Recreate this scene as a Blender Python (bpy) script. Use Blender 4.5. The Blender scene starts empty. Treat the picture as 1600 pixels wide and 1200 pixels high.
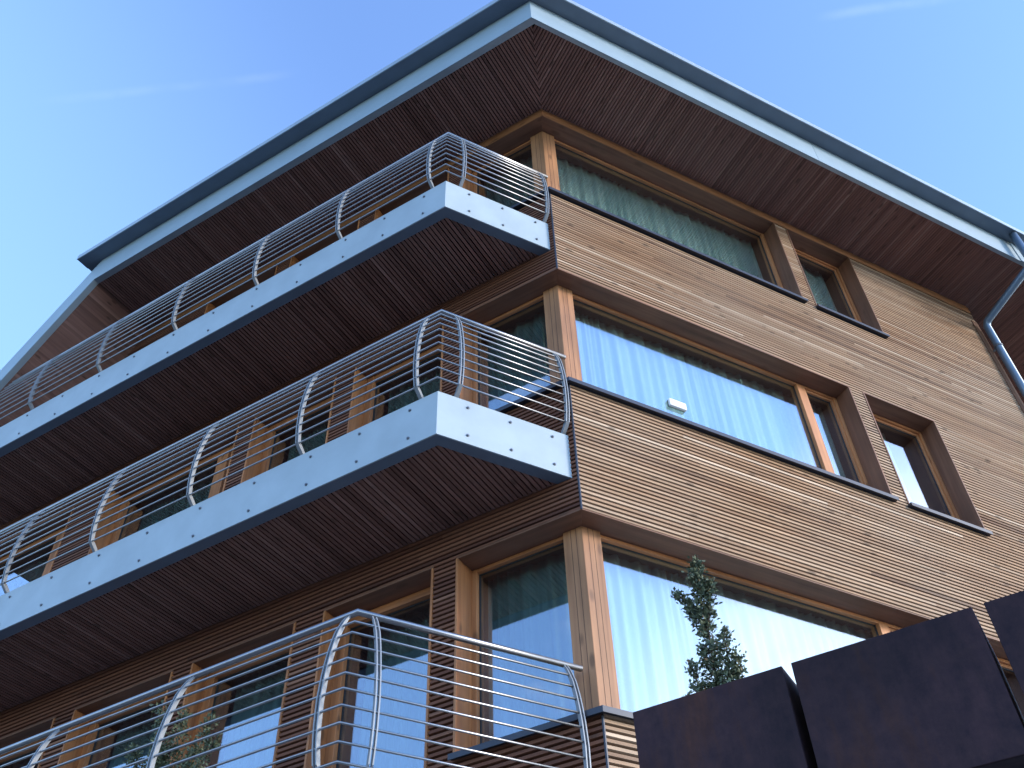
import bpy, math, random
from mathutils import Vector, Matrix, noise
random.seed(7)
S = bpy.context.scene
C = S.collection

# ------------------------------------------------------------------ camera
cam = bpy.data.cameras.new('camera'); co = bpy.data.objects.new('camera', cam); C.objects.link(co); S.camera = co
CAM = Vector((-3.2562, -4.8703, 0.0))
YAW, PITCH, ROLL, F = 0.5058, 0.8126, -0.0407, 1545.766
def cam_axes():
    cy, sy, cp, sp, cr, sr = math.cos(YAW), math.sin(YAW), math.cos(PITCH), math.sin(PITCH), math.cos(ROLL), math.sin(ROLL)
    fw = Vector((sy*cp, cy*cp, sp)); rt = Vector((cy, -sy, 0)); up = rt.cross(fw)
    return cr*rt + sr*up, -sr*rt + cr*up, fw
rt, up, fw = cam_axes()
co.matrix_world = Matrix(((rt.x, up.x, -fw.x, CAM.x), (rt.y, up.y, -fw.y, CAM.y), (rt.z, up.z, -fw.z, CAM.z), (0, 0, 0, 1)))
cam.sensor_width = 36; cam.lens = F/1600*36; cam.clip_start = 0.05; cam.clip_end = 4000

# ------------------------------------------------------------------ sky and sun
SUN_AZ, SUN_EL = 136.0, 18.0
w = bpy.data.worlds.new('World'); S.world = w; w.use_nodes = True
nt = w.node_tree; N = nt.nodes; Lk = nt.links
bg = N['Background']
sky = N.new('ShaderNodeTexSky'); sky.sky_type = 'NISHITA'; sky.sun_disc = False
sky.sun_elevation = math.radians(SUN_EL); sky.sun_rotation = math.radians(SUN_AZ)
sky.altitude = 900; sky.air_density = 1.0; sky.dust_density = 0.3; sky.ozone_density = 2.6
bg.inputs[1].default_value = 0.15
tc = N.new('ShaderNodeTexCoord')
def vmath(op, a, b=None):
    n = N.new('ShaderNodeVectorMath'); n.operation = op
    Lk.new(a, n.inputs[0])
    if b is not None: n.inputs[1].default_value = b
    return n
def wmath(op, a, b=None, clamp=False):
    n = N.new('ShaderNodeMath'); n.operation = op; n.use_clamp = clamp
    for i, v in enumerate((a, b)):
        if v is None: continue
        if isinstance(v, (int, float)): n.inputs[i].default_value = v
        else: Lk.new(v, n.inputs[i])
    return n.outputs[0]
def wrange(v, a, b, c=0, d=1):
    n = N.new('ShaderNodeMapRange'); n.interpolation_type = 'SMOOTHSTEP'
    Lk.new(v, n.inputs[0])
    for i, x in enumerate((a, b, c, d)): n.inputs[i+1].default_value = x
    return n.outputs[0]
G = tc.outputs['Generated']
tint = N.new('ShaderNodeMix'); tint.data_type = 'RGBA'; tint.blend_type = 'MULTIPLY'; tint.inputs[0].default_value = 1
Lk.new(sky.outputs[0], tint.inputs[6]); tint.inputs[7].default_value = (1.0, 1.03, 1.16, 1)
# bright cloud bank near the hidden sun and thin cirrus
def dotdir(az, el):
    az, el = math.radians(az), math.radians(el)
    return vmath('DOT_PRODUCT', G, (math.cos(el)*math.sin(az), math.cos(el)*math.cos(az), math.sin(el))).outputs['Value']
def noise_at(scale, stretch, detail=5, rough=.55):
    mp = N.new('ShaderNodeMapping'); Lk.new(G, mp.inputs[0]); mp.inputs['Scale'].default_value = stretch
    nz = N.new('ShaderNodeTexNoise'); Lk.new(mp.outputs[0], nz.inputs['Vector'])
    nz.inputs['Scale'].default_value = scale; nz.inputs['Detail'].default_value = detail; nz.inputs['Roughness'].default_value = rough
    return nz.outputs['Fac']
bank = wmath('MULTIPLY', wrange(dotdir(122, 16), .895, .968), wrange(noise_at(2.2, (1, 1, 2.5)), .12, .62))
cir = wmath('MULTIPLY', wrange(dotdir(-105, 30), .62, .95), wrange(noise_at(2.0, (1.0, 2.2, 5.0)), .53, .80, 0, .45))
def trail(n, m, near, far, amt):
    d = vmath('DOT_PRODUCT', G, n).outputs['Value']
    wob = wmath('MULTIPLY', wmath('SUBTRACT', noise_at(9, (1, 1, 1)), .5), .012)
    a = wmath('ABSOLUTE', wmath('ADD', d, wob))
    line = wrange(a, .0065, .0, 0, 1)
    win = wrange(vmath('DOT_PRODUCT', G, m).outputs['Value'], far, near)
    return wmath('MULTIPLY', wmath('MULTIPLY', wmath('MULTIPLY', line, win), wrange(noise_at(14, (1, 1, 1)), .30, .65)), amt)
t1 = trail((.496, .761, -.419), (-.062, .512, .857), .998, .9925, .016)
t2 = trail((.523, .736, -.429), (.492, .150, .858), .9998, .9975, .028)
cl = wmath('MAXIMUM', wmath('MAXIMUM', bank, cir), wmath('MAXIMUM', t1, t2))
hz = N.new('ShaderNodeMix'); hz.data_type = 'RGBA'
Lk.new(wrange(dotdir(-40, 15), .48, .88, 0, .55), hz.inputs[0]); Lk.new(tint.outputs[2], hz.inputs[6]); hz.inputs[7].default_value = (.90, 1.62, 2.7, 1)
mixc = N.new('ShaderNodeMix'); mixc.data_type = 'RGBA'
Lk.new(cl, mixc.inputs[0]); Lk.new(hz.outputs[2], mixc.inputs[6]); mixc.inputs[7].default_value = (5.6, 5.9, 6.2, 1)
Lk.new(mixc.outputs[2], bg.inputs[0])

sd = bpy.data.lights.new('sun', 'SUN'); so = bpy.data.objects.new('sun', sd); C.objects.link(so)
sd.energy = 0.95; sd.angle = math.radians(14); sd.color = (1, .93, .84)
az, el = math.radians(SUN_AZ), math.radians(SUN_EL)
sv = Vector((math.cos(el)*math.sin(az), math.cos(el)*math.cos(az), math.sin(el)))
so.rotation_euler = sv.to_track_quat('Z', 'Y').to_euler()

S.view_settings.view_transform = 'Standard'; S.view_settings.look = 'None'
S.view_settings.exposure = 1.9; S.view_settings.gamma = 1
S.render.engine = 'CYCLES'

# ------------------------------------------------------------------ materials
def mat(name, col, rough=.6, metal=0, spec=.5):
    m = bpy.data.materials.new(name); m.use_nodes = True
    b = m.node_tree.nodes['Principled BSDF']
    b.inputs['Base Color'].default_value = (*col, 1); b.inputs['Roughness'].default_value = rough
    b.inputs['Metallic'].default_value = metal; b.inputs['Specular IOR Level'].default_value = spec
    return m, m.node_tree, b
def ramp(t, fac, stops):
    r = t.nodes.new('ShaderNodeValToRGB'); t.links.new(fac, r.inputs[0])
    e = r.color_ramp.elements
    while len(e) < len(stops): e.new(.5)
    for x, (p, c) in zip(e, stops): x.position = p; x.color = (*c, 1)
    return r.outputs[0]
def tnoise(t, scale, detail=4, coord='Object', vec=None, sc=None, rough=.55):
    tcn = t.nodes.new('ShaderNodeTexCoord'); v = tcn.outputs[coord]
    if vec is not None: v = vec
    if sc:
        mp = t.nodes.new('ShaderNodeMapping'); t.links.new(v, mp.inputs[0]); mp.inputs['Scale'].default_value = sc; v = mp.outputs[0]
    n = t.nodes.new('ShaderNodeTexNoise'); t.links.new(v, n.inputs['Vector']); n.inputs['Scale'].default_value = scale
    n.inputs['Detail'].default_value = detail; n.inputs['Roughness'].default_value = rough
    return n.outputs['Fac']
def mixrgb(t, f, a, b, mode='MIX'):
    n = t.nodes.new('ShaderNodeMix'); n.data_type = 'RGBA'; n.blend_type = mode
    for i, v in ((0, f), (6, a), (7, b)):
        if isinstance(v, (int, float)): n.inputs[i].default_value = v
        elif isinstance(v, tuple): n.inputs[i].default_value = (*v, 1)
        else: t.links.new(v, n.inputs[i])
    return n.outputs[2]
def bump(t, b, h, strength=.3, dist=.003):
    n = t.nodes.new('ShaderNodeBump'); n.inputs['Strength'].default_value = strength; n.inputs['Distance'].default_value = dist
    t.links.new(h, n.inputs['Height']); t.links.new(n.outputs[0], b.inputs['Normal'])

def slat_mat(name, stops, grey=(.30, .27, .25), greyamt=.35, stretch=None):
    m, t, b = mat(name, (.3, .2, .1), .72, 0, .25)
    at = t.nodes.new('ShaderNodeAttribute'); at.attribute_name = 'rnd'
    uv = t.nodes.new('ShaderNodeAttribute'); uv.attribute_name = 'grain'
    base = ramp(t, at.outputs['Fac'], stops)
    g = tnoise(t, 1.0, 6, vec=uv.outputs['Vector'], sc=(1.6, 30, 30))
    g2 = tnoise(t, 1.0, 3, vec=uv.outputs['Vector'], sc=(9, 9, 9))
    fine = ramp(t, g, [(.3, (.72, .70, .68)), (.7, (1.18, 1.16, 1.14))])
    c = mixrgb(t, 1.0, base, fine, 'MULTIPLY')
    wea = tnoise(t, .35, 4, 'Object', sc=(1, 1, 2.2))
    wr = t.nodes.new('ShaderNodeMapRange'); t.links.new(wea, wr.inputs[0])
    wr.inputs[1].default_value = .35; wr.inputs[2].default_value = .7; wr.inputs[3].default_value = 0; wr.inputs[4].default_value = greyamt
    c = mixrgb(t, wr.outputs[0], c, grey)
    kn = t.nodes.new('ShaderNodeTexVoronoi'); mp = t.nodes.new('ShaderNodeMapping'); t.links.new(uv.outputs['Vector'], mp.inputs[0]); mp.inputs['Scale'].default_value = (3.2, 9, 9)
    t.links.new(mp.outputs[0], kn.inputs['Vector']); kn.inputs['Scale'].default_value = 1.0
    kr = t.nodes.new('ShaderNodeMapRange'); t.links.new(kn.outputs['Distance'], kr.inputs[0]); kr.inputs[1].default_value = .10; kr.inputs[2].default_value = .19; kr.inputs[3].default_value = .6; kr.inputs[4].default_value = 0
    c = mixrgb(t, kr.outputs[0], c, (.07, .04, .025))
    t.links.new(c, b.inputs['Base Color'])
    bump(t, b, g, .4, .002)
    return m
M = {}
M['slat'] = slat_mat('larch_slats', [(0, (.16, .075, .036)), (.3, (.315, .170, .087)), (.65, (.40, .240, .133)), (1, (.60, .43, .29))], (.42, .335, .25), .42)
M['soffit'] = slat_mat('soffit_slats', [(0, (.14, .062, .045)), (.35, (.235, .112, .082)), (.7, (.29, .145, .11)), (1, (.40, .23, .18))], (.28, .18, .155), .25)
def wood(name, a, b_, rough=.5, axis=(1, 1, 1)):
    m, t, b = mat(name, a, rough, 0, .35)
    uv = t.nodes.new('ShaderNodeAttribute'); uv.attribute_name = 'grain'
    g = tnoise(t, 1.0, 7, vec=uv.outputs['Vector'], sc=(.7, 22, 22), rough=.6)
    c = ramp(t, g, [(.28, b_), (.55, a), (.8, tuple(min(1, x*1.25) for x in a))])
    st = tnoise(t, 1.0, 3, vec=uv.outputs['Vector'], sc=(1.5, 4, 4))
    c2 = mixrgb(t, 1, c, ramp(t, st, [(.35, (.8, .78, .76)), (.65, (1.08, 1.06, 1.05))]), 'MULTIPLY')
    kn = t.nodes.new('ShaderNodeTexVoronoi'); mp = t.nodes.new('ShaderNodeMapping'); t.links.new(uv.outputs['Vector'], mp.inputs[0]); mp.inputs['Scale'].default_value = (2.2, 6, 6)
    t.links.new(mp.outputs[0], kn.inputs['Vector']); kn.inputs['Scale'].default_value = 1.0
    kr = t.nodes.new('ShaderNodeMapRange'); t.links.new(kn.outputs['Distance'], kr.inputs[0]); kr.inputs[1].default_value = .09; kr.inputs[2].default_value = .17; kr.inputs[3].default_value = .6; kr.inputs[4].default_value = 0
    c2 = mixrgb(t, kr.outputs[0], c2, (.10, .045, .02))
    t.links.new(c2, b.inputs['Base Color']); bump(t, b, g, .25, .001)
    return m
M['frame'] = wood('window_timber', (.50, .21, .08), (.36, .14, .052))
M['post'] = wood('post_timber', (.40, .19, .085), (.28, .125, .055))
M['lining'] = wood('lining_timber', (.20, .092, .050), (.13, .058, .032), .6)
M['doorframe'] = wood('door_timber', (.46, .185, .068), (.29, .11, .042))
M['trim'] = wood('trim_timber', (.37, .165, .072), (.26, .115, .05), .6)
def metal(name, col, rough, met, var=.12, sc=3):
    m, t, b = mat(name, col, rough, met, .5)
    n = tnoise(t, sc, 5)
    c = ramp(t, n, [(.3, tuple(x*(1-var) for x in col)), (.7, tuple(min(1, x*(1+var*.6)) for x in col))])
    t.links.new(c, b.inputs['Base Color'])
    n2 = tnoise(t, 40, 3); r = t.nodes.new('ShaderNodeMapRange'); t.links.new(n2, r.inputs[0]); r.inputs[3].default_value = rough*.85; r.inputs[4].default_value = rough*1.15
    t.links.new(r.outputs[0], b.inputs['Roughness'])
    return m
M['fascia'] = metal('painted_fascia_panel', (.37, .43, .45), .45, 0, .10)
M['eaves'] = metal('painted_eaves_panel', (.31, .39, .43), .45, 0, .07)
M['zinc'] = metal('zinc_sheet', (.36, .42, .45), .42, .25, .12)
M['zincd'] = metal('dark_zinc_sheet', (.15, .19, .24), .45, .2, .12)
M['steel'] = metal('brushed_stainless_steel', (.36, .355, .36), .38, 1, .08, 8)
M['plate'] = metal('satin_steel_plate', (.27, .285, .30), .55, .3, .08, 8)
M['bolt'] = metal('bolt_steel', (.20, .21, .23), .4, .7, .1, 30)
M['sill'] = metal('dark_anodised_sill', (.045, .048, .06), .4, .3)
M['pipe'] = metal('zinc_pipe', (.14, .19, .25), .38, .35)
M['dark'] = mat('dark_membrane', (.012, .011, .012), .9)[0]
M['plaster'] = mat('interior_plaster', (.07, .08, .08), .9)[0]
M['deck'] = mat('deck_concrete', (.30, .29, .28), .85)[0]
M['white'] = mat('white_plastic', (.82, .82, .80), .4)[0]
M['gasket'] = mat('rubber_gasket', (.02, .02, .022), .6)[0]
M['slat_shaded'] = slat_mat('sheltered_shaded_larch_slats', [(0, (.085, .028, .015)), (.3, (.145, .052, .027)), (.65, (.19, .075, .039)), (1, (.28, .13, .075))], (.18, .10, .075), .22)  # left cladding: redder and unbleached, also darkened to paint in its shade
# coated double glazing
m = bpy.data.materials.new('coated_glazing'); m.use_nodes = True; t = m.node_tree
for n in list(t.nodes): t.nodes.remove(n)
out = t.nodes.new('ShaderNodeOutputMaterial'); mx = t.nodes.new('ShaderNodeMixShader')
tr = t.nodes.new('ShaderNodeBsdfTransparent'); tr.inputs[0].default_value = (.84, .90, .89, 1)
gl = t.nodes.new('ShaderNodeBsdfGlossy'); gl.inputs['Roughness'].default_value = .0; gl.inputs[0].default_value = (.84, .89, 1, 1)
lw = t.nodes.new('ShaderNodeLayerWeight'); lw.inputs[0].default_value = .5
fr = t.nodes.new('ShaderNodeMath'); fr.operation = 'POWER'; t.links.new(lw.outputs['Facing'], fr.inputs[0]); fr.inputs[1].default_value = 2.6
ma = t.nodes.new('ShaderNodeMath'); ma.operation = 'MULTIPLY_ADD'; ma.use_clamp = True; ma.inputs[1].default_value = .85; ma.inputs[2].default_value = .21
t.links.new(fr.outputs[0], ma.inputs[0]); t.links.new(ma.outputs[0], mx.inputs[0]); t.links.new(tr.outputs[0], mx.inputs[1]); t.links.new(gl.outputs[0], mx.inputs[2])
bn = t.nodes.new('ShaderNodeBump'); bn.inputs['Strength'].default_value = .04; bn.inputs['Distance'].default_value = .02
t.links.new(tnoise(t, .9, 1), bn.inputs['Height']); t.links.new(bn.outputs[0], gl.inputs['Normal'])
t.links.new(mx.outputs[0], out.inputs[0]); M['glass'] = m
m, t, b = mat('sheer_curtain', (.50, .66, .58), .95, 0, .1)
t.links.new(ramp(t, tnoise(t, 2, 2, sc=(4, 4, .3)), [(.3, (.56, .68, .60)), (.7, (.70, .80, .72))]), b.inputs['Base Color'])
M['curtain'] = m
m, t, b = mat('shaded_green_curtain', (.2, .3, .27), .95, 0, .1)  # same fabric as the sheer curtain, colour darkened for the left side's shade
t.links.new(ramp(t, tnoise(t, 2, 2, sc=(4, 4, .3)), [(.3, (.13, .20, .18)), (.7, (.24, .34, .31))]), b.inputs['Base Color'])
M['curtain_shaded'] = m
m, t, b = mat('weathering_steel', (.06, .035, .035), .75, .0, .2)
n1 = tnoise(t, 2.2, 8, rough=.7, sc=(1.6, 1.6, .35)); n2 = tnoise(t, 16, 6, rough=.7); n3 = tnoise(t, 1.1, 3)
c = ramp(t, n1, [(.28, (.013, .009, .014)), (.44, (.026, .014, .017)), (.54, (.042, .021, .024)), (.63, (.062, .025, .017)), (.78, (.12, .043, .02))])
c = mixrgb(t, .4, c, ramp(t, n2, [(.35, (.008, .006, .010)), (.68, (.050, .026, .024))]))
t.links.new(mixrgb(t, 1, c, ramp(t, n3, [(.35, (.75, .75, .8)), (.65, (1.4, 1.3, 1.35))]), 'MULTIPLY'), b.inputs['Base Color'])
bump(t, b, n2, .35, .003); M['corten'] = m
def leafmat(name, a, b2):
    m, t, b = mat(name, a, .55, 0, .3)
    at = t.nodes.new('ShaderNodeAttribute'); at.attribute_name = 'rnd'
    t.links.new(ramp(t, at.outputs['Fac'], [(0, a), (.75, b2), (.93, tuple(x*1.4 for x in b2)), (1, (.20, .11, .05))]), b.inputs['Base Color'])
    return m
M['leaf'] = leafmat('shrub_leaves', (.055, .070, .038), (.13, .15, .085))
M['bark'] = mat('bark', (.07, .05, .035), .9)[0]
m, t, b = mat('paving', (.13, .13, .14), .85)
br = t.nodes.new('ShaderNodeTexBrick'); tcn = t.nodes.new('ShaderNodeTexCoord'); t.links.new(tcn.outputs['Object'], br.inputs['Vector'])
br.inputs['Scale'].default_value = 1.2; br.inputs['Mortar Size'].default_value = .012
br.inputs['Color1'].default_value = (.14, .14, .15, 1); br.inputs['Color2'].default_value = (.11, .11, .12, 1); br.inputs['Mortar'].default_value = (.05, .05, .05, 1)
t.links.new(br.outputs['Color'], b.inputs['Base Color']); M['paving'] = m
m, t, b = mat('meadow', (.07, .10, .035), .9)
t.links.new(ramp(t, tnoise(t, .4, 8), [(.3, (.03, .045, .02)), (.7, (.06, .075, .035))]), b.inputs['Base Color']); M['meadow'] = m
m, t, b = mat('rendered_wall', (.50, .48, .44), .85)
t.links.new(ramp(t, tnoise(t, 1.5, 7), [(.3, (.44, .42, .39)), (.7, (.53, .51, .47))]), b.inputs['Base Color']); M['render'] = m
M['soil'] = mat('soil', (.03, .022, .016), .95)[0]
M['terracotta'] = mat('clay_pot', (.22, .10, .06), .8)[0]

# ------------------------------------------------------------------ mesh helper
class MB:
    def __init__(s): s.v = []; s.f = []; s.r = []; s.g = []; s.sm = []
    def prism(s, pts, z0, z1, rnd=None, ax=None):
        """plan polygon (2D points) extruded from z0 to z1"""
        r = random.random() if rnd is None else rnd
        return s.solid([Vector((p[0], p[1], z0)) for p in pts], [Vector((p[0], p[1], z1)) for p in pts], r, ax)
    def solid(s, a, b, r=None, ax=None):
        r = random.random() if r is None else r
        n = len(a); o = len(s.v); s.v += [Vector(p) for p in a] + [Vector(p) for p in b]
        e1 = Vector(a[1])-Vector(a[0]); e0 = Vector(b[0])-Vector(a[0])
        if ax is None: ax = max((e1, Vector(a[-1])-Vector(a[0]), e0), key=lambda x: x.length)
        ax = Vector(ax).normalized(); q = ax.orthogonal().normalized(); q2 = ax.cross(q)
        off = Vector((random.uniform(0, 40), random.uniform(0, 40), random.uniform(0, 40)))
        for p in s.v[o:]: s.g.append(Vector((p.dot(ax), p.dot(q), p.dot(q2)))+off)
        fs = [list(range(o, o+n))[::-1], list(range(o+n, o+2*n))] + [[o+i, o+(i+1) % n, o+n+(i+1) % n, o+n+i] for i in range(n)]
        vol = sum((s.v[f[0]]).cross(s.v[f[i]]).dot(s.v[f[i+1]]) for f in [[*x] for x in fs] for i in range(1, len(f)-1)) if False else None
        s.f += fs; s.r += [r]*len(fs); s.sm += [False]*len(fs)
        return s
    def face(s, pts, r=None):
        o = len(s.v); s.v += [Vector(p) for p in pts]; s.g += [Vector(p) for p in pts]
        s.f.append(list(range(o, o+len(pts)))); s.r.append(random.random() if r is None else r); s.sm.append(False)
        return s
    def tube(s, pts, rad, seg=10, caps=True):
        pts = [Vector(p) for p in pts]; o0 = len(s.v); n = len(pts)
        rads = rad if isinstance(rad, (list, tuple)) else [rad]*n
        ref = None
        for i, p in enumerate(pts):
            if i == 0: t_ = (pts[1]-p).normalized(); sc = 1
            elif i == n-1: t_ = (p-pts[i-1]).normalized(); sc = 1
            else:
                a = (p-pts[i-1]).normalized(); b = (pts[i+1]-p).normalized(); t_ = (a+b).normalized(); sc = 1/max(.5, t_.dot(b))
            if ref is None: ref = t_.orthogonal().normalized()
            ref = (ref - t_*ref.dot(t_)).normalized(); q = t_.cross(ref)
            if 0 < i < n-1:
                bend = (b-a); bend = bend.normalized() if bend.length > 1e-5 else Vector((0, 0, 0))
            for k in range(seg):
                an = 2*math.pi*k/seg; d_ = ref*math.cos(an)+q*math.sin(an)
                if 0 < i < n-1 and sc > 1.001: d_ = d_ + bend*d_.dot(bend)*(sc-1)
                s.v.append(p+d_*rads[i]); s.g.append(Vector((i*.5, k*.05, 0)))
        for i in range(n-1):
            for k in range(seg):
                a = o0+i*seg+k; b = o0+i*seg+(k+1) % seg
                s.f.append([a, b, b+seg, a+seg]); s.r.append(.5); s.sm.append(True)
        if caps:
            s.f.append(list(range(o0, o0+seg))[::-1]); s.f.append(list(range(o0+(n-1)*seg, o0+n*seg))); s.r += [.5]*2; s.sm += [False]*2
        return s
    def build(s, name, m, parent=None, bevel=0, fix=True):
        me = bpy.data.meshes.new(name); me.from_pydata([tuple(v) for v in s.v], [], s.f)
        me.polygons.foreach_set('use_smooth', s.sm)
        a = me.attributes.new('rnd', 'FLOAT', 'FACE'); a.data.foreach_set('value', s.r)
        g = me.attributes.new('grain', 'FLOAT_VECTOR', 'POINT'); g.data.foreach_set('vector', [c for v in s.g for c in v])
        if fix:
            import bmesh
            bm = bmesh.new(); bm.from_mesh(me); bmesh.ops.recalc_face_normals(bm, faces=bm.faces); bm.to_mesh(me); bm.free()
        me.materials.append(m)
        o = bpy.data.objects.new(name, me); C.objects.link(o)
        if parent is not None: o.parent = parent
        if bevel:
            b = o.modifiers.new('bevel', 'BEVEL'); b.width = bevel; b.segments = 2; b.limit_method = 'ANGLE'; b.angle_limit = math.radians(40)
        return o
def tag(o, label=None, cat=None, group=None, kind=None):
    for k, v in (('label', label), ('category', cat), ('group', group), ('kind', kind)):
        if v: o[k] = v
    return o
def empty(name, parent=None, loc=(0, 0, 0)):
    o = bpy.data.objects.new(name, None); C.objects.link(o); o.location = loc; o.empty_display_size = .1
    if parent is not None: o.parent = parent
    return o

# ------------------------------------------------------------------ geometry frame
TH = 2.1224
D = Vector((math.cos(TH), math.sin(TH), 0))                 # along the left facade
NL = Vector((-math.sin(TH), math.cos(TH), 0))               # its outward normal
GZ = -1.6                                                    # ground
SILL = [3.13, 6.174, 9.174]; HEAD = [4.76, 7.778, 10.82]; ZS = 10.978
class Facade:
    def __init__(s, o, e, inn): s.o = Vector(o); s.e = Vector(e); s.i = Vector(inn)
    def p(s, u, v, z): q = s.o+s.e*u+s.i*v; return Vector((q.x, q.y, z))
    def box(s, mb, u0, u1, v0, v1, z0, z1, r=None, ax=None):
        return mb.solid([s.p(u0, v0, z0), s.p(u1, v0, z0), s.p(u1, v1, z0), s.p(u0, v1, z0)], [s.p(u0, v0, z1), s.p(u1, v0, z1), s.p(u1, v1, z1), s.p(u0, v1, z1)], r, ax)
RF = Facade((0, 0, 0), (1, 0, 0), (0, 1, 0))
LF = Facade((0, 0, 0), D, -NL)
XE = 7.02; LE = 9.2
RE = Vector((math.cos(math.radians(62)), math.sin(math.radians(62)), 0))
BF = Facade((XE, 0, 0), RE, Vector((-RE.y, RE.x, 0)))
PITCHS = .0432
MI = (-NL); mI = Vector(((1-MI.y)/MI.x, 1, 0))              # corner mitre: inset t on both faces is t*mI

house = empty('timber_clad_building')
tag(house, 'multi storey building clad in brown larch slats with pale fascia balconies and overhanging flat eaves', 'building')

# footprint used for slabs and core
def foot(t, yb=13.0):
    mR = Vector((XE, 0, 0)); a = mI*t
    e2 = (RE*1.0)
    # right corner inset
    bis = (BF.i+RF.i); bis = bis/(1+BF.i.dot(RF.i)); c = mR+bis*t
    d = c+RE*9.0; l = a+D*(LE-t)
    return [(a.x, a.y), (c.x, c.y), (d.x, d.y), (2.0, 14.0), (l.x, l.y)]
mb = MB()
mb.prism(foot(.10), GZ, SILL[0]-.03); mb.prism(foot(.10), HEAD[0]+.02, SILL[1]-.03); mb.prism(foot(.10), HEAD[1]+.02, SILL[2]-.03); mb.prism(foot(.10), HEAD[2]+.02, ZS+.05)
mb.build('wall', M['dark'], house)
mb = MB(); mb.prism(foot(1.6), SILL[0]-.03, HEAD[0]+.02); mb.prism(foot(1.6), SILL[1]-.03, HEAD[1]+.02); mb.prism(foot(1.6), SILL[2]-.03, HEAD[2]+.02)
mb.build('inner_core', M['plaster'], house)

# openings per facade and storey: (u0, u1, z0, z1)
T3, FH, HB = 8.5914, .4557, 3.034
TT = [2.38, T3-HB, T3]                                       # balcony top edges
RO = {0: [(0, 3.62, SILL[0], HEAD[0]), (3.887, 4.914, SILL[0], HEAD[0])],
      1: [(0, 3.656, SILL[1], HEAD[1]), (3.887, 4.914, SILL[1], HEAD[1])],
      2: [(0, 3.463, SILL[2], HEAD[2]), (3.685, 4.733, SILL[2], HEAD[2])]}
LO = {0: [(0, 1.115, SILL[0], HEAD[0]), (1.37, 2.44, TT[0], HEAD[0]), (2.78, 3.92, TT[0], HEAD[0]), (4.19, 5.4, TT[0], HEAD[0]), (5.7, 6.9, TT[0], HEAD[0])],
      1: [(0, 1.115, SILL[1], HEAD[1]), (1.35, 2.44, TT[1], HEAD[1]), (2.73, 3.82, TT[1], HEAD[1]), (4.09, 6.05, TT[1], HEAD[1]), (6.70, 8.60, TT[1], HEAD[1])],
      2: [(0, 1.115, SILL[2], HEAD[2]), (1.35, 2.44, TT[2], HEAD[2]), (2.73, 3.82, TT[2], HEAD[2]), (4.09, 5.3, TT[2], HEAD[2])]}

def clad(fac, L, ops, z0, z1, name, corner=True, step=(2.6, 5.0)):
    mb = MB(); k = 0; z = z0
    nrow = int((z1-z0)/PITCHS); tone = 0
    while z+.03 < z1:
        za, zb = z, z+.0300
        mid = (za+zb)/2
        cuts = sorted((o[0]-.022, o[1]+.022) for o in ops if o[2]-.035 < mid < o[3]+.012)
        seg = []; u = .006 if corner else 0
        for a, b in cuts:
            if a > u: seg.append((u, a))
            u = max(u, b)
        if u < L: seg.append((u, L))
        for a, b in seg:
            x = a
            first = True
            while x < b-1e-4:
                ln = random.uniform(*step)*(random.uniform(.2, 1) if first else 1); first = False
                e = min(b, x+ln)
                if b-e < .35: e = b
                r = min(1, max(0, random.gauss(.5, .16) if random.random() < .85 else random.gauss(.55, .4)))
                p = fac.p
                a0 = [p(x, .0, za+.007), p(e-.002, .0, za+.007), p(e-.002, .028, za), p(x, .028, za)]
                b0 = [p(x, .0, zb), p(e-.002, .0, zb), p(e-.002, .028, zb-.007), p(x, .028, zb-.007)]
                mb.solid(a0, b0, r, fac.e)
                x = e
        z += PITCHS
    return mb.build(name, M['slat_shaded' if fac is LF else 'slat'], house)
allR = [o for v in RO.values() for o in v]; allL = [o for v in LO.values() for o in v]
zb0 = SILL[1]-.045-PITCHS*82+.001
clad(RF, XE, allR, -1.5, ZS-.14, 'cladding')
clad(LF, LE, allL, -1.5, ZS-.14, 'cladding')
clad(BF, 8.6, [], -1.5, ZS-.14, 'cladding')
# flat trim board under the eaves
mb = MB(); RF.box(mb, -.0, XE, -.006, .09, HEAD[2], ZS+.02, ax=(1, 0, 0)); mb.build('eaves_board', M['trim'], house)
mb = MB(); LF.box(mb, .005, LE, -.006, .09, HEAD[2], ZS+.02, ax=D); mb.build('eaves_board', M['trim'], house)
# dark corner angle of the cladding
for k, (a, b) in enumerate(((GZ+.1, SILL[0]-.04), (HEAD[0]+.004, SILL[1]-.04), (HEAD[1]+.004, SILL[2]-.04))):
    mb = MB(); c = -mI*.004; mb.prism([(c.x, c.y), (.006, c.y), (.006, .03), (mI.x*.03, .03), (D.x*.012+.02, D.y*.012+.02), (c.x+D.x*.012, c.y+D.y*.012)], a, b)
    mb.build('corner_strip', M['sill'], house)

# piers of wall between openings (behind the slats)
def piers(fac, L, ops, k, zlow):
    u = 0
    z0, z1 = SILL[k]-.03, HEAD[k]+.02
    def one(a, b): mb = MB(); fac.box(mb, a, b, .10, .34, z0, z1); mb.build('pier', M['dark'], house)
    for o in sorted(ops):
        if o[0]-.022 > u+.02: one(u+.001, o[0]-.023)
        u = o[1]+.022
    if u < L-.1: one(u+.001, L-.1)
for k in range(3):
    piers(RF, XE, RO[k], k, 0); piers(LF, LE, LO[k], k, 0)
mb = MB(); BF.box(mb, .05, 8.6, .031, .3, GZ, ZS); mb.build('pier', M['dark'], house)

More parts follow.
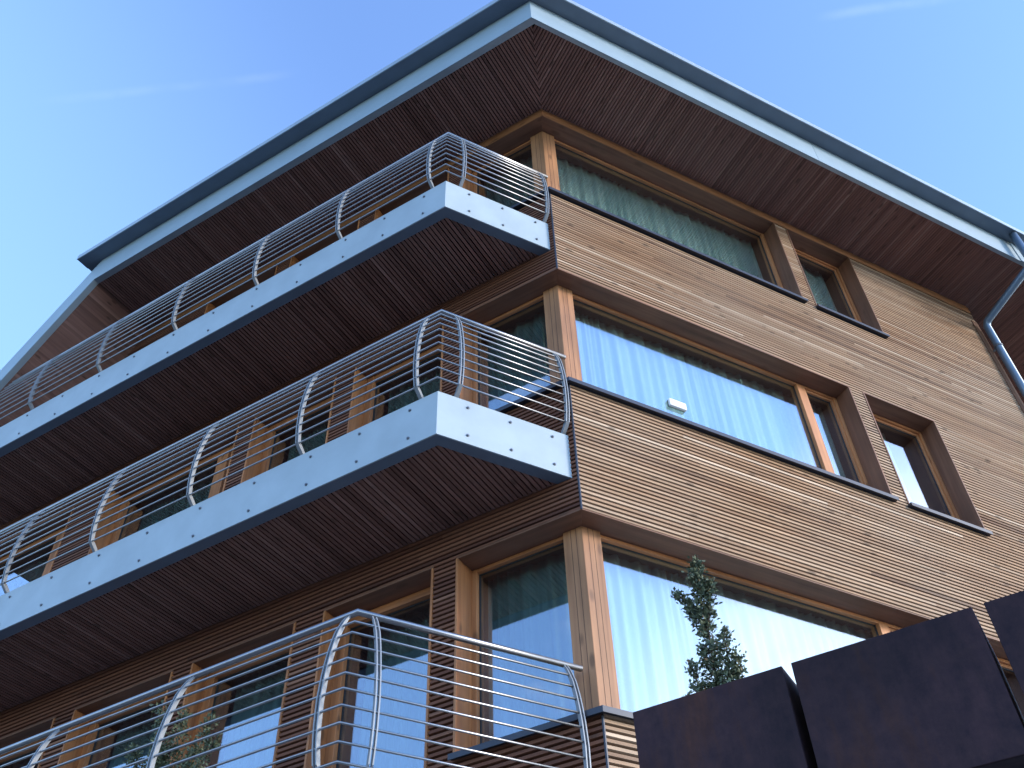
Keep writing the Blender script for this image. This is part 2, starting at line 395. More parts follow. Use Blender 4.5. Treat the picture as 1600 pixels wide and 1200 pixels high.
# ------------------------------------------------------------------ windows
def lining(fac, u0, u1, z0, z1, parent, jambs=(True, True), corner=0, m='lining'):
    """smooth boards lining the reveal; corner = +1 when it runs to the building corner"""
    mb = MB()
    a = 0 if corner else u0-.02
    if corner:
        c = mI*.235; uu = c.x if fac is RF else c.dot(D)
        z = z1
        for (za, zb) in ((z1-.001, z1+.019),):
            mb.solid([fac.p(0, 0, za), fac.p(u1+.02, 0, za), fac.p(u1+.02, .235, za), fac.p(uu, .235, za)], [fac.p(0, 0, zb), fac.p(u1+.02, 0, zb), fac.p(u1+.02, .235, zb), fac.p(uu, .235, zb)], None, fac.e)
    else:
        fac.box(mb, u0-.02, u1+.02, -.004, .235, z1-.001, z1+.019, ax=fac.e)
    hd = mb.build('head_lining', M['lining'], parent, bevel=.002)  # left heads take the darker timber in place of their shade
    for side, u in ((0, u0), (1, u1)):
        if jambs[side]:
            mb = MB()
            if side: fac.box(mb, u, u+.02, -.006, .235, z0-.01, z1-.002)
            else: fac.box(mb, u-.02, u, -.006, .235, z0-.01, z1-.002)
            mb.build('reveal_lining', M[m], parent, bevel=.002)
    return hd
def frame_ring(mb, fac, u0, u1, z0, z1, wd, v0, v1, wb=None):
    wb = wd if wb is None else wb
    fac.box(mb, u0, u0+wd, v0, v1, z0, z1); fac.box(mb, u1-wd, u1, v0, v1, z0, z1)
    fac.box(mb, u0+wd, u1-wd, v0+.0015, v1, z1-wd, z1-.0005, ax=fac.e); fac.box(mb, u0+wd, u1-wd, v0+.0015, v1, z0+.0005, z0+wb, ax=fac.e)
def pane(fac, u0, u1, z0, z1, parent, v=.245):
    mb = MB(); fac.box(mb, u0, u1, v, v+.006, z0, z1)
    g = mb.build('pane', M['glass'], parent)
    return g
def gasket(fac, u0, u1, z0, z1, parent, v=.236):
    mb = MB(); frame_ring(mb, fac, u0, u1, z0, z1, .010, v, v+.009); mb.build('gasket', M['gasket'], parent)
def sill_board(fac, u0, u1, z, parent, corner=False):
    mb = MB(); v0 = -.045
    if corner:
        return
    fac.box(mb, u0, u1, v0, .24, z-.030, z-.004, ax=fac.e); fac.box(mb, u0, u1, v0-.004, v0, z-.045, z-.003, ax=fac.e)
    mb.build('sill', M['sill'], parent)
curt_n = 0
def curtain(fac, u0, u1, z0, z1, label, v=.40, fold=.21, amp=.024, seed=0):
    rnd = random.Random(seed); mb = MB(); n = int((u1-u0)/.012); ph = 0; cols = []
    o = len(mb.v)
    for i in range(n+1):
        u = u0+(u1-u0)*i/n; ph += 2*math.pi*.012/(fold*(1+.35*math.sin(u*4+seed)+.15*math.sin(u*9+seed*2)))
        cols.append((u, ph))
    nz = 8
    for j in range(nz+1):
        f = j/nz; z = z0+(z1-z0)*f
        for u, p_ in cols:
            a = amp*(.55+.5*(1-f)); vv = v+a*math.sin(p_+.5*math.sin(f*2+u))+.012*math.sin(p_*2.3+seed)
            q = fac.p(u+.01*math.sin(p_)*(1-f), vv, z); mb.v.append(q); mb.g.append(q)
    for j in range(nz):
        for i in range(n):
            a = o+j*(n+1)+i; mb.f.append([a, a+1, a+n+2, a+n+1]); mb.r.append(.5); mb.sm.append(True)
    ob = mb.build('curtain', M['curtain_shaded' if fac is LF else 'curtain'], None, fix=False)
    sol = ob.modifiers.new('thickness', 'SOLIDIFY'); sol.thickness = .002
    return tag(ob, label, 'curtain', 'green grey curtains behind the windows')

FL = ['lowest visible storey', 'middle storey', 'top storey']
# corner windows
for k in range(3):
    z0, z1 = SILL[k], HEAD[k]
    # wooden corner post
    a = mI*.175; mb = MB(); wl = .265; dpt = .33; b = mI*dpt
    mb.prism([(a.x, a.y), (wl, a.y), (wl, b.y), (b.x, b.y), tuple((D*(wl)+(-NL)*dpt)[:2]), tuple((D*wl+(-NL)*.175)[:2])], z0-.002, z1+.001, ax=(0, 0, 1))
    mb.build('corner_post', M['post'], house, bevel=.004)
    cp = bpy.data.objects[[o.name for o in bpy.data.objects if o.name.startswith('corner_post')][-1]]
    mb = MB()
    for fac in (RF, LF):
        for uu in (.150, .196): fac.box(mb, uu, uu+.0028, .1742, .1760, z0, z1-.002)
    mb.build('board_joint', M['dark'], cp)
    for fac, ops, side in ((RF, RO, 'right'), (LF, LO, 'left')):
        u1 = ops[k][0][1]
        mb = MB(); fw_ = .045
        fac.box(mb, u1-fw_, u1, .20, .30, z0, z1-.002)
        fac.box(mb, wl+.001, u1-fw_, .202, .30, z1-.035, z1-.003, ax=fac.e)
        fac.box(mb, wl+.001, u1-fw_, .202, .30, z0, z0+.03, ax=fac.e)
        mull = None
        if side == 'right' and k < 2:
            mull = (3.09, 3.20); fac.box(mb, mull[0], mull[1], .196, .30, z0+.001, z1-.034)
            frame_ring(mb, fac, mull[1], u1-fw_-.001, z0+.03, z1-.036, .03, .215, .29)
        W = mb.build('window', M['frame'], house, bevel=.003)
        if side == 'right': W['label'] = 'long horizontal corner window of the %s' % FL[k]
        if mull:
            pane(fac, wl, mull[0], z0+.03, z1-.035, W); pane(fac, mull[1]+.03, u1-fw_-.03, z0+.06, z1-.066, W)
            gasket(fac, wl+.001, mull[0]-.001, z0+.03, z1-.035, W); gasket(fac, mull[1]+.031, u1-fw_-.031, z0+.061, z1-.067, W)
        else:
            pane(fac, wl, u1-fw_, z0+.03, z1-.035, W); gasket(fac, wl+.001, u1-fw_-.001, z0+.03, z1-.035, W)
        lining(fac, 0, u1, z0, z1, W, (False, True), 1, 'lining' if side == 'right' else 'doorframe')
        curtain(fac, .36 if fac is RF else .36, u1-.03, z0+.02, z1+.012, 'green grey curtain behind the %s of the %s' % ('long window' if side == 'right' else 'short corner pane', FL[k]), seed=k*3+(fac is LF), v=.41)
    # sill wrapping the corner
    mb = MB(); ur, ul = RO[k][0][1]+.03, LO[k][0][1]+.03
    for (va, vb, za, zb) in ((-.045, .22, z0-.030, z0-.004), (-.050, -.0452, z0-.046, z0-.003)):
        a, b = mI*va, mI*vb
        mb.solid([Vector((a.x, a.y, za)), RF.p(ur, va, za), RF.p(ur, vb, za), Vector((b.x, b.y, za))], [Vector((a.x, a.y, zb)), RF.p(ur, va, zb), RF.p(ur, vb, zb), Vector((b.x, b.y, zb))])
        mb.solid([LF.p(ul, va, za), Vector((a.x, a.y, za)), Vector((b.x, b.y, za)), LF.p(ul, vb, za)], [LF.p(ul, va, zb), Vector((a.x, a.y, zb)), Vector((b.x, b.y, zb)), LF.p(ul, vb, zb)])
    mb.build('sill', M['sill'], house)
# small right hand windows
for k in range(3):
    u0, u1, z0, z1 = RO[k][1]
    mb = MB(); frame_ring(mb, RF, u0, u1, z0, z1-.002, .035, .20, .30); frame_ring(mb, RF, u0+.036, u1-.036, z0+.036, z1-.038, .035, .222, .29)
    W = mb.build('window', M['frame'], house, bevel=.003)
    W['label'] = 'small square window of the %s' % FL[k]
    pane(RF, u0+.07, u1-.07, z0+.07, z1-.072, W); gasket(RF, u0+.0715, u1-.0715, z0+.0715, z1-.0735, W)
    lining(RF, u0, u1, z0, z1, W); sill_board(RF, u0-.035, u1+.035, z0, W)
    curtain(RF, u0+.02, u0+(.66 if k < 2 else .92), z0+.02, z1+.012, 'narrow green curtain in the small window of the %s' % FL[k], seed=20+k)
# balcony doors on the left face
ORD = ['nearest', 'second', 'third', 'fourth']
for k in range(3):
    for j, (u0, u1, z0, z1) in enumerate(LO[k][1:]):
        mb = MB(); wd = .085
        LF.box(mb, u0, u0+wd, .19, .30, z0, z1-.002); LF.box(mb, u1-wd, u1, .19, .30, z0, z1-.002)
        LF.box(mb, u0+wd, u1-wd, .192, .30, z1-.075, z1-.003, ax=D); LF.box(mb, u0+wd, u1-wd, .192, .30, z0, z0+.08, ax=D)
        mid = None
        if u1-u0 > 1.5:
            mid = u0+.28; LF.box(mb, mid, mid+.16, .188, .30, z0+.081, z1-.076)
        W = mb.build('balcony_door', M['doorframe'], house, bevel=.003)
        if mid:
            pane(LF, u0+wd, mid, z0+.08, z1-.076, W); pane(LF, mid+.16, u1-wd, z0+.08, z1-.076, W)
            gasket(LF, mid+.161, u1-wd-.001, z0+.081, z1-.077, W)
        else:
            pane(LF, u0+wd, u1-wd, z0+.08, z1-.076, W); gasket(LF, u0+wd+.001, u1-wd-.001, z0+.081, z1-.077, W)
        lining(LF, u0, u1, z0, z1, W, m='doorframe')
        curtain(LF, u0+.1, u1-.1, z0+.05, z1+.012, 'green curtain, colour darkened for shade, behind the %s balcony door from the corner on the %s' % (ORD[j], FL[k]), seed=40+k*5+j, v=.45)

# small white box on the glass of the middle long window
mb = MB(); RF.box(mb, 1.262, 1.455, .205, .236, 6.635, 6.725); wb = mb.build('sensor_box', M['white'], None, bevel=.006)
mb = MB(); RF.box(mb, 1.2625, 1.4545, .2365, .244, 6.64, 6.72); o = mb.build('back_plate', M['gasket'], wb)
tag(wb, 'small white plastic box fixed on the glass of the middle long window', 'sensor')

# ------------------------------------------------------------------ eaves and roof
EO, EL, ZE = .957, 1.052, 10.965
XC = (EL+(-EO)*(-NL.y)*0)  # placeholder
def cornerpt(oR, oL):
    """plan point at outward offsets oR from the right face, oL from the left face"""
    y = -oR; x = (oL - NL.y*y)/NL.x
    return Vector((x, y, 0))
X0 = cornerpt(EO, EL); SC = X0.dot(D)
REX = 14.0
SF = 6.46; SLOPE = 1.135; SV = 8.9                           # fold of the left verge
def zoff(s): return -SLOPE*max(0, s-SF)
# soffit slats, right
mb = MB(); x = X0.x+.045
while x < REX-.08:
    a, b = x, x+.0285
    def ys(xx):
        if xx < 0: return X0.y/X0.x*xx
        if xx > XE: return min(0, 0)+math.tan(math.radians(62))*(xx-XE)
        return .02
    y1 = -EO+.05
    if x > XE:
        top = ys(a), ys(b)
    else: top = ys(a), ys(b)
    if top[0]-y1 > .02: mb.solid([Vector((a, y1, ZE+.012)), Vector((b, y1, ZE+.012)), Vector((b, top[1], ZE+.012)), Vector((a, top[0], ZE+.012))], [Vector((a, y1, ZE+.036)), Vector((b, y1, ZE+.036)), Vector((b, top[1], ZE+.036)), Vector((a, top[0], ZE+.036))], min(1, max(0, random.gauss(.5+.10*noise.noise(Vector((x*.9, 3, 0))), .17))), (0, 1, 0))
    x += PITCHS*.90
mb.build('soffit_cladding', M['soffit'], house)
# soffit slats, left (folds down with the verge)
mb = MB(); s = SC+.045
while s < SV:
    a, b = s, s+.0295
    def o0(q): return EL*q/SC if q < 0 else -.02
    o1 = EL-.05; za, zb = zoff(a), zoff(b)
    def P(q, o, z): v = D*q+NL*o; return Vector((v.x, v.y, z))
    mb.solid([P(a, o0(a), ZE+.012+za), P(a, o1, ZE+.012+za), P(b, o1, ZE+.012+zb), P(b, o0(b), ZE+.012+zb)], [P(a, o0(a), ZE+.036+za), P(a, o1, ZE+.036+za), P(b, o1, ZE+.036+zb), P(b, o0(b), ZE+.036+zb)], min(1, max(0, random.gauss(.5+.10*noise.noise(Vector((s*.9, 7, 0))), .17))), NL)
    s += PITCHS*.95*(1 if s < SF else 1/math.sqrt(1+SLOPE**2))
mb.build('soffit_cladding', M['soffit'], house)
def P3(s, o, z): v = D*s+NL*o; return Vector((v.x, v.y, z))
# roof body: polygon above the soffit boards
rb = X0
mb = MB()
q = cornerpt(EO-.02, EL-.02)
rend = Vector((REX, -EO+.02, 0)); lend = D*SF+NL*(EL-.02)
poly = [(q.x, q.y), (rend.x, rend.y), (REX, 13), (0, 14), tuple((D*SF+NL*-6)[:2]), (lend.x, lend.y)]
mb.prism(poly, ZE+.045, ZE+.50)
e = SV
mb.solid([P3(SF, EL-.02, ZE+.045), P3(e, EL-.02, ZE+.045+zoff(e)), P3(e, -6, ZE+.045+zoff(e)), P3(SF, -6, ZE+.045)], [P3(SF, EL-.02, ZE+.44), P3(e, EL-.02, ZE+.44+zoff(e)), P3(e, -6, ZE+.44+zoff(e)), P3(SF, -6, ZE+.44)])
roof = mb.build('roof', M['dark'], house)
# fascia plates with a return flange underneath
FZ = .46
mb = MB()
def strip(mb, pts_out, pts_in, z0, z1):
    for i in range(len(pts_out)-1):
        a, b, c, d = pts_out[i], pts_out[i+1], pts_in[i+1], pts_in[i]
        mb.solid([Vector((p[0], p[1], p[2]+z0)) for p in (a, b, c, d)], [Vector((p[0], p[1], p[2]+z1)) for p in (a, b, c, d)], .5)
xs = [X0.x, 3.47]; i_ = cornerpt(EO-.012, EL-.012)
strip(mb, [(X0.x, X0.y, ZE), (3.50, -EO, ZE)], [(i_.x, i_.y, ZE), (3.50, -EO+.012, ZE)], 0, FZ)
strip(mb, [(3.506, -EO, ZE), (REX, -EO, ZE)], [(3.506, -EO+.012, ZE), (REX, -EO+.012, ZE)], 0, FZ)
lz = lambda s, o: tuple(P3(s, o, ZE+zoff(s)))
strip(mb, [lz(SF, EL), (X0.x, X0.y, ZE)], [lz(SF, EL-.012), (i_.x, i_.y, ZE)], 0, FZ)
strip(mb, [lz(SV, EL), lz(SF, EL)], [lz(SV, EL-.012), lz(SF, EL-.012)], 0, FZ)
mb.build('fascia', M['eaves'], roof)
mb = MB(); j_ = cornerpt(EO-.055, EL-.085); i2 = cornerpt(EO-.013, EL-.013)
strip(mb, [(i2.x, i2.y, ZE), (REX, -EO+.013, ZE)], [(j_.x, j_.y, ZE), (REX, -EO+.055, ZE)], .0, .010)
strip(mb, [lz(SF, EL-.013), (i2.x, i2.y, ZE)], [lz(SF, EL-.085), (j_.x, j_.y, ZE)], .0, .010)
strip(mb, [lz(SV, EL-.013), lz(SF, EL-.013)], [lz(SV, EL-.085), lz(SF, EL-.085)], .0, .010)
mb.build('fascia_flange', M['zinc'], roof)
# gutter lip: soffit plate + front upstand
GO = .185; zg = ZE+.455
mb = MB(); g0 = cornerpt(EO, EL); g1 = cornerpt(EO+GO, EL+GO); GE = SF+.30
strip(mb, [(g1.x, g1.y, zg), (REX, -EO-GO, zg)], [(g0.x+0, g0.y, zg), (REX, -EO-.0005, zg)], 0, .012)
strip(mb, [tuple(P3(GE, EL+GO, zg)), (g1.x, g1.y, zg)], [tuple(P3(GE, EL+.0005, zg)), (g0.x, g0.y, zg)], 0, .012)
mb.solid([P3(SF-.05, EL-.3, zg+.012), P3(GE, EL-.3, zg+.012), P3(GE, EL+GO, zg+.012), P3(SF-.05, EL+GO, zg+.012)], [P3(SF-.05, EL-.3, zg+.09), P3(GE, EL-.3, zg+.09), P3(GE, EL+GO, zg+.09), P3(SF-.05, EL+GO, zg+.09)])
mb.build('gutter', M['zincd'], roof)
mb = MB(); h1 = cornerpt(EO+GO+.012, EL+GO+.012); h0 = cornerpt(EO+GO, EL+GO)
strip(mb, [(h1.x, h1.y, zg), (REX, -EO-GO-.012, zg)], [(h0.x, h0.y, zg), (REX, -EO-GO, zg)], -.006, .085)
strip(mb, [tuple(P3(GE, EL+GO+.012, zg)), (h1.x, h1.y, zg)], [tuple(P3(GE, EL+GO, zg)), (h0.x, h0.y, zg)], -.006, .085)
mb.build('gutter_edge', M['zinc'], roof)
# sheet metal roof top, gently pitched
mb = MB(); c0 = cornerpt(EO+GO+.005, EL+GO+.005)
ap = Vector((4.5, 6.5, zg+1.1))
ring = [Vector((c0.x, c0.y, zg+.086)), Vector((REX, -EO-GO-.005, zg+.086)), Vector((REX, 13, zg+.086)), Vector((0, 14, zg+.086)), P3(GE, -6, zg+.086), P3(GE, EL+GO+.005, zg+.086)]
for a, b in zip(ring, ring[1:]+ring[:1]): mb.face([a, b, ap])
mb.build('roof_sheet', M['zinc'], roof)

# ------------------------------------------------------------------ downpipe
mb = MB(); px_ = 7.03
mb.tube([(px_, -1.085, zg+.02), (px_, -1.085, 10.82), (px_, -1.05, 10.745), (px_, -.15, 10.515), (px_, -.105, 10.44), (px_, -.105, GZ+.02)], .052, 18)
dp = mb.build('downpipe', M['pipe'], house)
for z in (10.0, 7.2, 4.4, 1.6):
    mb = MB(); mb.tube([(px_, -.105, z), (px_, -.105, z+.03)], .060, 18); mb.tube([(px_, -.05, z+.015), (px_, .02, z+.015)], .012, 8); mb.build('pipe_clamp', M['bolt'], dp)
mb = MB(); mb.prism([(XE-.10, -.012), (XE+.0, -.012), (XE+.0, .03), (XE-.10, .03)], GZ+.1, ZS-.35); mb.build('corner_board', M['lining'], house)
mb = MB(); RF.box(mb, px_+.055, px_+.12, -EO-.012, -EO-.001, ZE+.001, ZE+.44); mb.build('fascia_joint', M['eaves'], roof)

# ------------------------------------------------------------------ balconies
PROF = [(0.09, -.050), (.2, -.068), (.3, -.076), (.45, -.078), (.6, -.066), (.7, -.052), (.8, -.033), (.9, -.008), (1.0, .030), (1.06, .064)]
def prof(h, k=1.0):
    if h <= PROF[0][0]: return PROF[0][1]
    for (a, x), (b, y) in zip(PROF, PROF[1:]):
        if h <= b: return (x+(y-x)*(h-a)/(b-a)-.064)*k+.064
    return PROF[-1][1]
def balcony(K, T, xr, L, Lr, ks, hs, posts_l, posts_r, bolts_l, bolts_r, end_gap, label):
    """K: outer corner in plan, T: top of the fascia, xr: right end, L: length along D, Lr: railing length, ks/hs: curvature/height factors"""
    yb = K.y; MIv = -NL
    F0 = T-FH; outv = K.dot(NL)
    def pc(o): return K+mI*o                                      # corner at inset o
    def pl(o, s): return K+MIv*o+D*s
    mb = MB()
    c = pc(.016); a = pl(.016, L)
    back = a-NL*(outv-.03)
    poly = [(c.x, c.y), (xr-.005, yb+.016), (xr-.005, max(yb+.017, .03)), tuple((D*.04+MIv*.03)[:2]), (back.x, back.y), (a.x, a.y)]
    mb.prism(poly, F0+.05, T-.035)
    B = mb.build('balcony', M['deck'], house); B['label'] = label
    # fascia
    mb = MB(); c2 = pc(.012); e0 = pl(0, L); e1 = pl(.012, L)
    strip(mb, [tuple(Vector((e0.x, e0.y, 0))), (K.x, K.y, 0)], [tuple(Vector((e1.x, e1.y, 0))), (c2.x, c2.y, 0)], F0, T)
    strip(mb, [(K.x, K.y, 0), (xr, yb, 0)], [(c2.x, c2.y, 0), (xr, yb+.012, 0)], F0, T)
    mb.build('fascia', M['fascia'], B)
    mb = MB(); c3, c4 = pc(.013), pc(.115); f0, f1 = pl(.013, L), pl(.115, L)
    strip(mb, [tuple(f0), (c3.x, c3.y, 0)], [tuple(f1), (c4.x, c4.y, 0)], F0+.0005, F0+.010)
    strip(mb, [(c3.x, c3.y, 0), (xr, yb+.013, 0)], [(c4.x, c4.y, 0), (xr, yb+.115, 0)], F0+.0005, F0+.010)
    mb.build('fascia_flange', M['zincd'], B)
    # underside slats, square to the left facade
    mb = MB(); s = .16; sm = K.dot(D)+L; O = outv-.112
    while s < sm:
        def om(q): return min(O, (q*D.y-(yb+.112))/(-NL.y))
        a, b = s, s+.0295
        if om(a) > .02:
            pts = [D*a+NL*-.01, D*a+NL*om(a), D*b+NL*om(b), D*b+NL*-.01]
            mb.prism([(p.x, p.y) for p in pts], F0+.012, F0+.036, min(1, max(0, random.gauss(.45, .19))), NL)
        s += PITCHS
    mb.build('soffit_cladding', M['soffit'], B)
    # bolts
    def bolt(p, n):
        mb = MB(); mb.tube([p, p+n*.006], .0135, 12); mb.tube([p+n*.006, p+n*.013], .008, 6); return mb.build('bolt', M['bolt'], B)
    for h in (.075, .372):
        for s in bolts_l: bolt(Vector((*pl(0, s)[:2], T-h)), NL)
        for x in bolts_r: bolt(Vector((x, yb, T-h)), Vector((0, -1, 0)))
    # railing
    Hh = 1.06*hs
    c = pc(.064)
    a = pl(.064, Lr); xe_ = xr+end_gap
    mb = MB(); mb.tube([Vector((a.x, a.y, T+Hh)), Vector((c.x, c.y, T+Hh)), Vector((xe_, yb+.064, T+Hh))], .0215, 16); mb.build('handrail', M['steel'], B)
    xb_ = max(posts_r)-.005
    for i in range(10):
        h = .094+.0955*i; o = prof(h, ks); c = pc(o); a = pl(o, Lr-.03)
        mb = MB(); mb.tube([Vector((a.x, a.y, T+h*hs)), Vector((c.x, c.y, T+h*hs)), Vector((xb_+.02, yb+o, T+h*hs))], .0078, 8); mb.build('rail_bar', M['steel'], B)
    def post(at, along):
        mb = MB(); hsq = [0.085+.0195*1.03*i for i in range(49)]
        for dd in (-.012, .012):
            va, vb = [], []
            for h in hsq:
                o = prof(h, ks)
                wv = .017 if h < .9 else .017-.008*(h-.9)/.13
                va.append((o-wv, h)); vb.append((o+wv, h))
            for q in range(len(hsq)-1):
                quad = [va[q], vb[q], vb[q+1], va[q+1]]
                A = [at(o, T+h*hs)+along*(dd-.004) for o, h in quad]; Bq = [at(o, T+h*hs)+along*(dd+.004) for o, h in quad]
                o_ = len(mb.v); mb.v += A+Bq; mb.g += A+Bq
                fs = [[3, 2, 1, 0], [4, 5, 6, 7], [1, 2, 6, 5], [3, 0, 4, 7]]
                if q == 0: fs.append([0, 1, 5, 4])
                if q == len(hsq)-2: fs.append([2, 3, 7, 6])
                mb.f += [[o_+x for x in f] for f in fs]; mb.r += [.5]*len(fs); mb.sm += [False]*len(fs)
        # foot kinked back behind the fascia
        o = prof(.09, ks)
        foot_ = [(o-.022, .085), (o+.026, .095), (.105, -.03), (.060, -.03)]
        A = [at(o_, T+h*hs)-along*.015 for o_, h in foot_]; Bq = [at(o_, T+h*hs)+along*.015 for o_, h in foot_]
        mb.solid(A, Bq, .5)
        return mb.build('post', M['plate'], B)
    for s in posts_l: post(lambda o, z, s=s: Vector((*pl(o, s)[:2], z)), D)
    for x in posts_r: post(lambda o, z, x=x: Vector((x, yb+o, z)), Vector((1, 0, 0)))
    return B
K2 = Vector((-1.1913, .05, 0)); K1 = Vector((-1.640, .146, 0))
bl = [.26, .748, 1.243, 1.84, 2.442, 3.06, 3.651, 4.258, 4.817, 5.42, 6.02, 6.6]
balcony(K2, TT[2], -.026, 7.66, 6.9, 1, 1, [.17, 1.33, 2.47, 3.66, 4.85, 6.0], [-1.024, -.06], bl+[7.2], [-.933, -.56, -.18], .09, 'uppermost balcony below the eaves')
balcony(K2, TT[1], -.026, 8.3, 8.2, 1, 1, [.17, 1.36, 2.57, 3.76, 4.93, 6.1, 7.3], [-1.024, -.06], bl+[7.2, 7.8], [-.933, -.56, -.18], .086, 'middle balcony')
balcony(K1, TT[0], -.02, 8.0, 7.9, 1.25, 1.083, [.10, 1.40, 2.68, 3.96, 5.24, 6.5], [-1.50, -.125], [.26+.6*i for i in range(12)], [-1.3, -.9, -.5, -.15], .025, 'lowest balcony with the clearest steel railing')

# ------------------------------------------------------------------ plants
def leafy(name, paths, leaf, n_per, spread, trunk_r, seed, parentname='crown'):
    """paths: list of polylines (stem centre lines with radius of the leaf sleeve)"""
    rnd = random.Random(seed)
    L = MB(); Tm = MB()
    for pts, rad, cnt in paths:
        Tm.tube([Vector(p) for p in pts], [trunk_r*(1-.8*i/(len(pts)-1)) for i in range(len(pts))], 6)
        for _ in range(cnt):
            t_ = rnd.random()**.9; f = t_*(len(pts)-1); i = min(int(f), len(pts)-2); c = Vector(pts[i]).lerp(Vector(pts[i+1]), f-i)
            r_ = rad*(1-.45*t_)
            # twig
            dv = Vector((rnd.gauss(0, 1), rnd.gauss(0, 1), rnd.gauss(.35, .6))).normalized()
            ln = r_*rnd.uniform(.35, 1.15)
            tip = c+dv*ln
            if rnd.random() < .35: Tm.tube([c, tip], [.0025, .001], 4, caps=False)
            for _k in range(n_per):
                u = rnd.uniform(.25, 1.05); q = c+dv*ln*u+Vector((rnd.gauss(0, 1), rnd.gauss(0, 1), rnd.gauss(0, 1)))*spread
                ld = (dv+Vector((rnd.gauss(0, .8), rnd.gauss(0, .8), rnd.gauss(.2, .8)))).normalized(); sd_ = ld.orthogonal().normalized()
                sd_ = (Matrix.Rotation(rnd.uniform(0, 6.28), 3, ld) @ sd_)
                l = leaf*rnd.uniform(.6, 1.25); wd = l*.28; nn = ld.cross(sd_)*l*.08
                o = len(L.v); vs = [q, q+ld*l*.5+sd_*wd-nn, q+ld*l, q+ld*l*.5-sd_*wd-nn]
                L.v += vs; L.g += vs; L.f.append([o, o+1, o+2, o+3]); L.r.append(rnd.random()); L.sm.append(False)
    root = empty(name)
    Tm.build('trunk', M['bark'], root); L.build(parentname, M['leaf'], root, fix=False)
    return root

# ------------------------------------------------------------------ planters on the terrace edge
def plan(s, o): return D*s+NL*o
planters = []
def planter(name, sA, sB, oF, ztop, zbot, label, jag=0):
    """sA..sB along D, outer face at offset oF"""
    dep = .46; th = .006
    def q(s, o, z): v = plan(s, o); return Vector((v.x, v.y, z))
    mb = MB()
    def wall_(s0, s1, o0, o1): mb.solid([q(s0, o0, zbot), q(s1, o0, zbot), q(s1, o1, zbot), q(s0, o1, zbot)], [q(s0, o0, ztop), q(s1, o0, ztop), q(s1, o1, ztop), q(s0, o1, ztop)])
    wall_(sA, sB, oF-th, oF); wall_(sA, sB, oF-dep, oF-dep+th); wall_(sA, sA+th, oF-dep+th, oF-th); wall_(sB-th, sB, oF-dep+th, oF-th)
    mb.solid([q(sA+th, oF-th, zbot), q(sB-th, oF-th, zbot), q(sB-th, oF-dep+th, zbot), q(sA+th, oF-dep+th, zbot)], [q(sA+th, oF-th, zbot+.01), q(sB-th, oF-th, zbot+.01), q(sB-th, oF-dep+th, zbot+.01), q(sA+th, oF-dep+th, zbot+.01)])
    o = mb.build('planter_box', M['corten'], None, bevel=.003)
    mb = MB(); n = 10
    mb.solid([q(sA+th, oF-th, ztop-.12), q(sB-th, oF-th, ztop-.12), q(sB-th, oF-dep+th, ztop-.12), q(sA+th, oF-dep+th, ztop-.12)], [q(sA+th, oF-th, ztop-.05), q(sB-th, oF-th, ztop-.05), q(sB-th, oF-dep+th, ztop-.05), q(sA+th, oF-dep+th, ztop-.05)])
    mb.build('soil', M['soil'], o)
    return tag(o, label, 'planter', 'dark weathering steel planters in a row')
OF = 1.83
planter('planter_box', -1.615, -.972, OF, 2.0, 1.45, 'dark rusted steel planter box with the upright shrub growing in it')
planter('planter_box', -2.340, -1.652, OF, 2.0, 1.45, 'broad dark rusted steel planter box between the shrub planter and the cut off one')
planter('planter_box', -3.10, -2.382, OF, 2.0, 1.45, 'dark rusted steel planter box at the right edge of the photo')
# terrace carrying the planters
mb = MB()
a = plan(-.80, OF-.20); b = plan(-5.0, OF-.20); mb.prism([(a.x, a.y), (b.x, b.y), (9.0, -.2), tuple(plan(-.80, -.0)[:2]), ] if False else [(a.x, a.y), (b.x, b.y), (b.x+6, b.y+1.5), (7.0, -.05), (.35, -.05)], GZ, 1.30)
tb = mb.build('retaining_wall', M['render'], None)
mb = MB(); mb.prism([(a.x-.02, a.y-.03), (b.x-.02, b.y-.03), (b.x+6, b.y+1.4), (7.0, -.052), (.33, -.052)], 1.304, 1.449); mb.build('coping', M['zinc'], tb)
tag(tb, 'pale rendered terrace wall with light edge carrying the dark planters', 'wall')
def rel(s, o, z): v = plan(s, o); return (v.x, v.y, z)
paths = []
base = (-1.31, 1.62)
def stem(pts, rad, cnt): paths.append(([Vector((x, y, z)) for x, y, z in pts], rad, cnt))
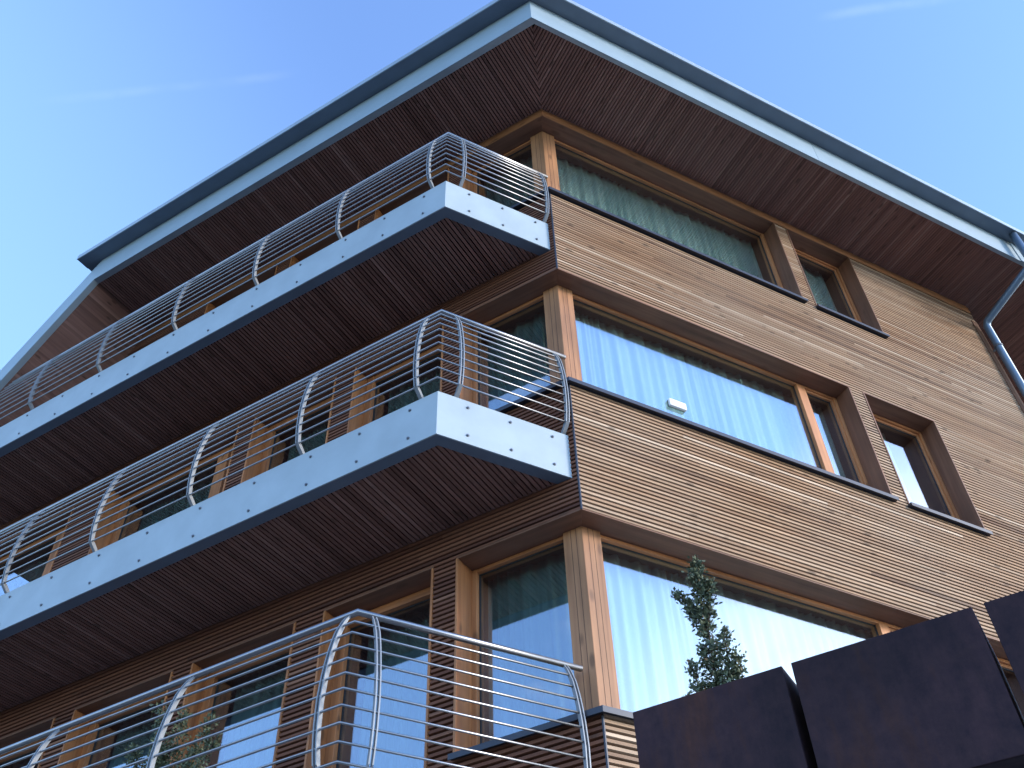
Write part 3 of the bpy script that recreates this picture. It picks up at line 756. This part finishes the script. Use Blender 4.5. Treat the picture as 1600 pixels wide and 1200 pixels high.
# points taken along the terrace line (x, y on the planter centre plane)
def pp(s, z, o=1.60): v = plan(s, o); return (v.x, v.y, z)
stem([pp(-1.28, 1.9), pp(-1.275, 2.15), pp(-1.285, 2.45), pp(-1.275, 2.62), pp(-1.285, 2.76)], .062, 200)
stem([pp(-1.27, 1.9), pp(-1.275, 2.1), pp(-1.27, 2.34, 1.63)], .075, 120)
stem([pp(-1.28, 1.9), pp(-1.22, 2.08, 1.64), pp(-1.185, 2.24, 1.64)], .05, 80)
stem([pp(-1.29, 1.9), pp(-1.335, 2.12), pp(-1.36, 2.36, 1.63)], .050, 90)
stem([pp(-1.29, 1.9), pp(-1.36, 2.05), pp(-1.39, 2.24)], .042, 70)
stem([pp(-1.275, 2.38), pp(-1.235, 2.52, 1.60), pp(-1.175, 2.62, 1.60)], .038, 70)
stem([pp(-1.28, 2.4), pp(-1.315, 2.53), pp(-1.335, 2.64, 1.60)], .034, 50)
stem([pp(-1.27, 1.95), pp(-1.18, 2.04), pp(-1.135, 2.10)], .040, 60)
sh = leafy('shrub', paths, .022, 9, .009, .008, 5)
tag(sh, 'slender upright evergreen shrub with small leaves standing in the left steel planter', 'shrub')
# plant on the lowest balcony
pot = empty('potted_shrub')
def pb(s, o, z): v = plan(s, o); return Vector((v.x, v.y, z))
zf = TT[0]-.035
mb = MB(); c = pb(3.2, .62, zf); mb.tube([c, c+Vector((0, 0, .30))], [.13, .18], 20); mb.build('pot', M['terracotta'], pot)
paths = []
for (s, o, z, r, n) in ((3.45, .6, 3.95, .10, 160), (3.15, .62, 3.80, .11, 150), (2.85, .62, 3.62, .09, 120), (3.6, .65, 3.6, .12, 150), (2.70, .66, 3.45, .07, 70), (3.25, .7, 3.5, .13, 200), (2.95, .66, 3.3, .11, 120)):
    c0_ = pb(3.2, .62, zf+.28); e_ = pb(s, o, z); mdl = c0_.lerp(e_, .5)+Vector((0, 0, .08)); paths.append(([c0_, mdl, e_], r, n))
pl_ = leafy('tmp', paths, .032, 8, .014, .007, 9)
for ch in list(pl_.children): ch.parent = pot
bpy.data.objects.remove(pl_)
tag(pot, 'bushy green potted shrub standing behind the railing of the lowest balcony', 'shrub')

# ------------------------------------------------------------------ ground
def ground(name, size, z, m, cx=0, cy=0):
    mb = MB(); mb.face([(cx-size, cy-size, z), (cx+size, cy-size, z), (cx+size, cy+size, z), (cx-size, cy+size, z)], .5)
    o = mb.build(name, m); o['kind'] = 'structure'; return o
ground('ground', 1800, GZ-.004, M['meadow']); ground('pavement', 22, GZ, M['paving'])
